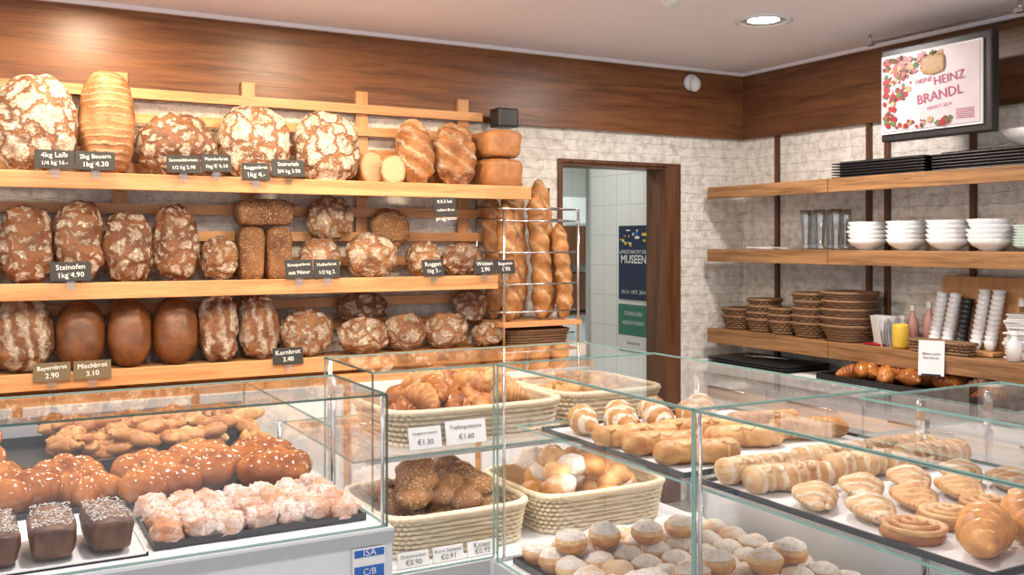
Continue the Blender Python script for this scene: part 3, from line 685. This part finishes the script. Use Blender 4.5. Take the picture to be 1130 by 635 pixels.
for x, y, rz in ((1.22, 1.16, 40), (1.24, 1.065, 55), (1.335, 1.165, 40), (1.355, 1.075, 50), (1.455, 1.165, 45), (1.475, 1.08, 55), (1.575, 1.15, 45), (1.60, 1.07, 55)):
    one('apple_turnover', [B_roll if int(x * 100) % 3 else B_goldl], x, y, rz, turnover)
def snail(b):
    pts = []; rs = []
    for i in range(110):
        a = i / 110 * 2 * PI * 3.2; rad = .004 + .0125 * a / PI / 2; pts.append((rad * math.cos(a), rad * math.sin(a), .016 + .007 * (1 - i / 110))); rs.append(.0052)
    b.tube(pts, rs, 0, 8, flat=1.9); b.lathe([(0, .0), (.041, .0), (.047, .008), (.043, .018), (0, .021)], 1)
for x, y in ((1.21, .965), (1.315, .985), (1.42, .99), (1.525, .975), (1.63, .97), (1.44, .885), (1.54, .875), (1.645, .87)):
    one('cinnamon_snail', [B_pale, B_cinn], x, y, U(0, 360), snail)
for x, y, rz in ((1.235, .865, 20), (1.345, .875, 35), (1.22, .73, 40), (1.23, .64, 20), (1.34, .74, 50), (1.36, .63, 10), (1.24, .53, 60), (1.46, .73, 30), (1.36, .53, 20), (1.22, .43, 0), (1.48, .60, 50), (1.58, .70, 10)):
    one('butter_croissant', [B_crois], x, y, rz, lambda b: croissant(b, I4, .13, .034, 0, 1.7))

# ------------------------------------------------------------ right-hand shelves
r = B('wooden_shelving', [M_shelfy, M_brownz, M_steel])
for z0, z1 in ((1.81, 1.878), (1.437, 1.51), (.955, 1.037)):
    for y0, y1 in ((3.585, 4.52), (2.2, 3.58), (.9, 2.195)):
        r.bb(3.85, 4.185, y0, y1, z1 - .03, z1, 0, .002); r.bb(3.845, 3.87, y0, y1, z0, z1 + .002, 0, .003)
for y in (4.30, 3.62, 3.50, 3.0, 2.4, 1.6):
    r.bb(4.185, 4.209, y - .013, y + .013, .86, 2.19, 1)
r.done()
c = B('back_worktop', [M_white, M_card, M_steel]); c.bb(3.715, 4.205, .6, 4.57, .80, .85, 1, .004); c.bb(3.74, 4.205, .62, 4.56, 0, .80, 0)
for i in range(6): c.bb(3.725, 3.74, .66 + i * .65, 1.28 + i * .65, .08, .77, 0, .004); c.cyl((3.71, .8 + i * .65, .72), (3.71, 1.14 + i * .65, .72), .006, mi=2, seg=6)
c.done()
tray('serving_tray', 3.73, 4.16, 2.5, 3.55, .851, M_black, .04)
b = B('assorted_pastry_heap', [B_brio, B_crois, B_choc])
for i in range(30): croissant(b, T((U(3.80, 4.08), U(2.6, 3.45), .862 + U(0, .03))) @ RZ(U(0, 360)), U(.13, .17), .038, random.choice([0, 1, 0, 2]), 1.0)
b.done(centre=True)
b = B('stacked_black_trays', [M_black])
for i in range(3): b.bb(3.76, 4.1, 3.8, 4.42, .852 + i * .014, .860 + i * .014, 0, .003)
b.done(centre=True)
b = B('kitchen_tongs', [M_steel])
for sgn in (-1, 1): b.tube([(0, -.14, 0), (sgn * .012, -.05, .002), (sgn * .02, .06, .002), (sgn * .012, .14, 0)], [.007, .006, .006, .012], 0, 8, flat=.5)
b.done((3.92, 4.08, .903), RZ(20))
b = B('note_card', [M_card, M_ink]); b.box((0, 0, .08), (.11, .002, .16), 0, RX(-10)); b.text('Bitte nicht\nberühren', .018, RX(-10) @ T((0, -.003, .09)) @ RX(90), 1); b.box((0, .02, .004), (.08, .05, .008), 1); b.done((3.80, 2.93, .945), RZ(-60))

for j, (y0, y1, n) in enumerate(((3.02, 3.58, 6), (2.40, 2.98, 6))):
    b = B('stacked_black_trays', [M_black])
    for i in range(n): b.bb(3.87, 4.17, y0, y1, 1.881 + i * .014, 1.887 + i * .014, 0, .002); b.bb(3.90, 4.15, y0 + .03, y1 - .03, 1.887 + i * .014, 1.895 + i * .014, 0)
    b.done(centre=True)
def bowl(b, M, r0=.095, h=.06, mi=0):
    b.lathe([(0, .0), (r0 * .45, 0), (r0 * .48, .008), (r0 * .8, h * .45), (r0, h), (r0 * .96, h), (r0 * .75, h * .5), (r0 * .4, .014), (0, .012)], mi, 28, M)
b = B('serving_bowl', [M_ceram]); bowl(b, I4, .14, .07); b.done((4.0, 2.56, 1.968))
# display screen on bracket
b = B('wall_display_screen', [M_black, M_screen, M_red, M_pump, M_leaf, M_text, M_steel, M_card, M_lgreen])
b.box((0, .03, 0), (.58, .05, .44), 0, bev=.008); b.box((-.015, -.0, .0), (.53, .008, .37), 7); b.box((-.015, -.006, .0), (.51, .004, .35), 1)
F = -.011
for i in range(330):
    if i < 170: x = U(-.262, -.15 + .05 * R()); z = U(-.03, .165)
    elif i < 270: x = U(-.26, .05); z = U(.08, .165)
    elif i < 300: x = U(-.262, -.2); z = U(-.168, .0)
    else: x = U(-.2, .10); z = U(-.165, -.135)
    b.lathe([(0, 0), (U(.005, .015), 0)], random.choice([2, 2, 2, 4, 4, 3, 8]), 9, T((x, F + .004 - i * .00002, z)) @ RX(90))
for i in range(9):
    a = (i - 4) / 4; b.blob(T((.01 + a * .046, F - .002, .108)), .016, .004, .050 - .010 * abs(a), 3, nu=12, nv=8)
b.blob(T((.01, F - .005, .160)), .007, .003, .013, 8, nu=8, nv=6)
def tl(t, s, x, z, a): b.text(t, s, T((x, F, z)) @ RX(90) @ RZ(a), 5)
tl('MEINE', .032, -.04, .040, 7); tl('HEINZ', .055, .09, .035, 5); tl('BRANDL', .062, .04, -.035, 6); tl('HERBST 2014', .022, .04, -.085, 5)
for i in range(6): b.box((.17, F + .001, -.11 - i * .008), (.09, .002, .002), 5)
b.cyl((-.015, .05, 0), (-.015, .26, .0), .02, mi=0); b.box((-.015, .28, 0), (.14, .02, .14), 6); b.box((-.015, .06, .0), (.18, .02, .18), 0)
b.cyl((.20, .06, .2), (.20, .2, .28), .004, mi=0, seg=6); b.cyl((-.2, .06, .2), (-.2, .2, .28), .004, mi=0, seg=6)
b.done((3.80, 2.92, 2.25), RZ(-90))
b = B('ceiling_rail', [M_steel]); b.cyl((3.95, .5, 2.555), (3.95, 3.42, 2.555), .007, seg=8)
for y in (.6, 1.6, 2.6, 3.4): b.cyl((3.95, y, 2.555), (3.95, y, 2.6), .008, seg=8); b.box((3.95, y, 2.555), (.03, .04, .02), 0)
b.done()
# mid shelf
ZM = 1.513
for x, y in ((4.08, 3.90), (3.98, 3.86), (4.08, 3.78), (3.97, 3.75), (4.06, 3.66), (3.97, 3.64)):
    b = B('wheat_beer_glass', [M_tumbler]); b.lathe([(0, .004), (.026, 0), (.028, .01), (.022, .04), (.028, .12), (.035, .18), (.033, .215), (.030, .215), (.031, .17), (.024, .11), (.018, .03), (0, .02)], 0, 20); b.done((x, y, ZM))
b = B('folded_menu_sheets', [M_card])
for i in range(3): b.box((0, 0, .003 + i * .004), (.14, .2, .003), 0, RZ(U(-12, 12)))
b.done((3.98, 4.15, ZM))
for y, mt, n, r0 in ((3.46, M_ceram, 5, .10), (3.225, M_ceram, 5, .095), (2.99, M_ceram, 5, .10), (2.775, M_ceram, 5, .10), (2.55, M_celad, 8, .10)):
    b = B('stacked_bowls', [mt])
    for i in range(n): bowl(b, T((U(-.003, .003), U(-.004, .004), i * (.022 if mt is M_ceram else .012))), r0 * U(.97, 1.03), .055 if mt is M_ceram else .03)
    b.done((4.0, y, ZM))
# bottom shelf
ZB = 1.040
def bstack(x, y, w_, l_, n, h=.05, st=.03, rz=0):
    b = B('stacked_wicker_baskets', [M_bask])
    for i in range(n): wicker(b, T((U(-.004, .004), U(-.004, .004), .007 + i * st)) @ RZ(U(-5, 5)), w_, l_, h, taper=.78, e=.7, r_=.0048, step=.0105, N=52, amp=.006)
    b.done((x, y, ZB), RZ(rz))
bstack(4.0, 4.40, .19, .19, 2, .065, .045); bstack(4.0, 4.20, .17, .17, 4, .06, .038); bstack(3.98, 4.02, .15, .15, 3, .06, .036); bstack(4.0, 3.82, .20, .20, 5, .065, .040); bstack(4.0, 3.575, .26, .24, 5, .07, .043)
b = B('fanned_napkins', [M_paper, M_red])
for i in range(14): b.box((0, 0, .07), (.14, .0012, .15), 0, T((-.035 + i * .0052, U(-.004, .004), 0)) @ RZ(55 + i * 2.6) @ RX(U(-9, 9)))
b.box((0, 0, .004), (.14, .12, .008), 1); b.done((3.98, 3.35, ZB))
b = B('yellow_storage_jar', [M_yell]); b.lathe([(0, 0), (.035, 0), (.038, .01), (.038, .10), (.034, .115), (.030, .115), (.030, .02), (0, .02)]); b.done((3.93, 3.20, ZB))
def bottle(nm, x, y, mt, h=.17, r0=.026):
    b = B(nm, [mt, M_chalk]); b.lathe([(0, 0), (r0, 0), (r0, h * .6), (r0 * .4, h * .76), (r0 * .4, h * .88), (0, h * .88)]); b.lathe([(r0 * .5, h * .86), (r0 * .5, h), (0, h)], 1); b.done((x, y, ZB))
bottle('squeeze_bottle', 4.08, 3.25, M_pink, .2); bottle('squeeze_bottle', 4.10, 3.17, M_pink, .22); bottle('squeeze_bottle', 4.03, 3.27, M_ceram, .15)
bottle('hand_cream_bottle', 3.91, 2.60, M_ceram, .13, .03); bottle('syrup_bottle', 4.12, 2.70, M_bask, .26, .03)
b = B('espresso_cup_rack', [M_honeyz, M_ceram, M_black])
b.bb(.05, .07, -.22, .20, 0, .36, 0, .004, RY(8)); b.bb(-.10, .10, -.20, .20, 0, .018, 0, .004)
def cup(Mx, mi): b.lathe([(0, 0), (.018, 0), (.024, .02), (.030, .045), (.028, .045), (.021, .02), (0, .006)], mi, 18, Mx)
for j, (yy, mi, n) in enumerate(((.15, 1, 10), (.08, 1, 10), (.01, 2, 9), (-.07, 1, 11), (-.14, 1, 11))):
    for i in range(n): cup(T((-.03 + .004 * i, yy, .019)) @ RY(6) @ T((0, 0, i * .023)), mi)
b.done((4.05, 2.93, ZB))
basket('brown_wicker_tray', 3.86, 3.94, 2.80, 3.10, ZB, .045, M_bask, N=80)
b = B('napkin_stack', [M_paper])
for i in range(22): b.box((U(-.01, .01), U(-.01, .01), .004 + i * .009), (.17, .26, .008), 0, RZ(U(-9, 9)), .002)
b.done((4.06, 2.56, ZB))
b = B('napkin_stack', [M_paper])
for i in range(14): b.box((0, 0, .004 + i * .009), (.15, .2, .008), 0, RZ(U(-9, 9)), .002)
b.done((4.0, 2.34, ZB))
b = B('paper_bag_stack', [M_kraft])
for i in range(10): b.box((U(-.004, .004), U(-.004, .004), .003 + i * .006), (.2, .3, .005), 0, RZ(U(-4, 4)))
b.done((4.02, 2.28, .851))

# ------------------------------------------------------------ world, camera
wd = bpy.data.worlds.new('World'); scene.world = wd; wd.use_nodes = True
bg = wd.node_tree.nodes['Background']; bg.inputs[0].default_value = (.95, .96, 1, 1); bg.inputs[1].default_value = 1.05
cam = bpy.data.cameras.new('Camera'); co = bpy.data.objects.new('Camera', cam); scene.collection.objects.link(co)
co.location = (0, 0, 1.55); co.rotation_euler = (PI / 2, 0, math.radians(-29))
cam.sensor_width = 36; cam.lens = 1070 / 1130 * 36; cam.shift_y = -49.5 / 1130; cam.clip_start = .02
scene.camera = co
scene.view_settings.view_transform = 'Standard'
scene.view_settings.exposure = 0.25
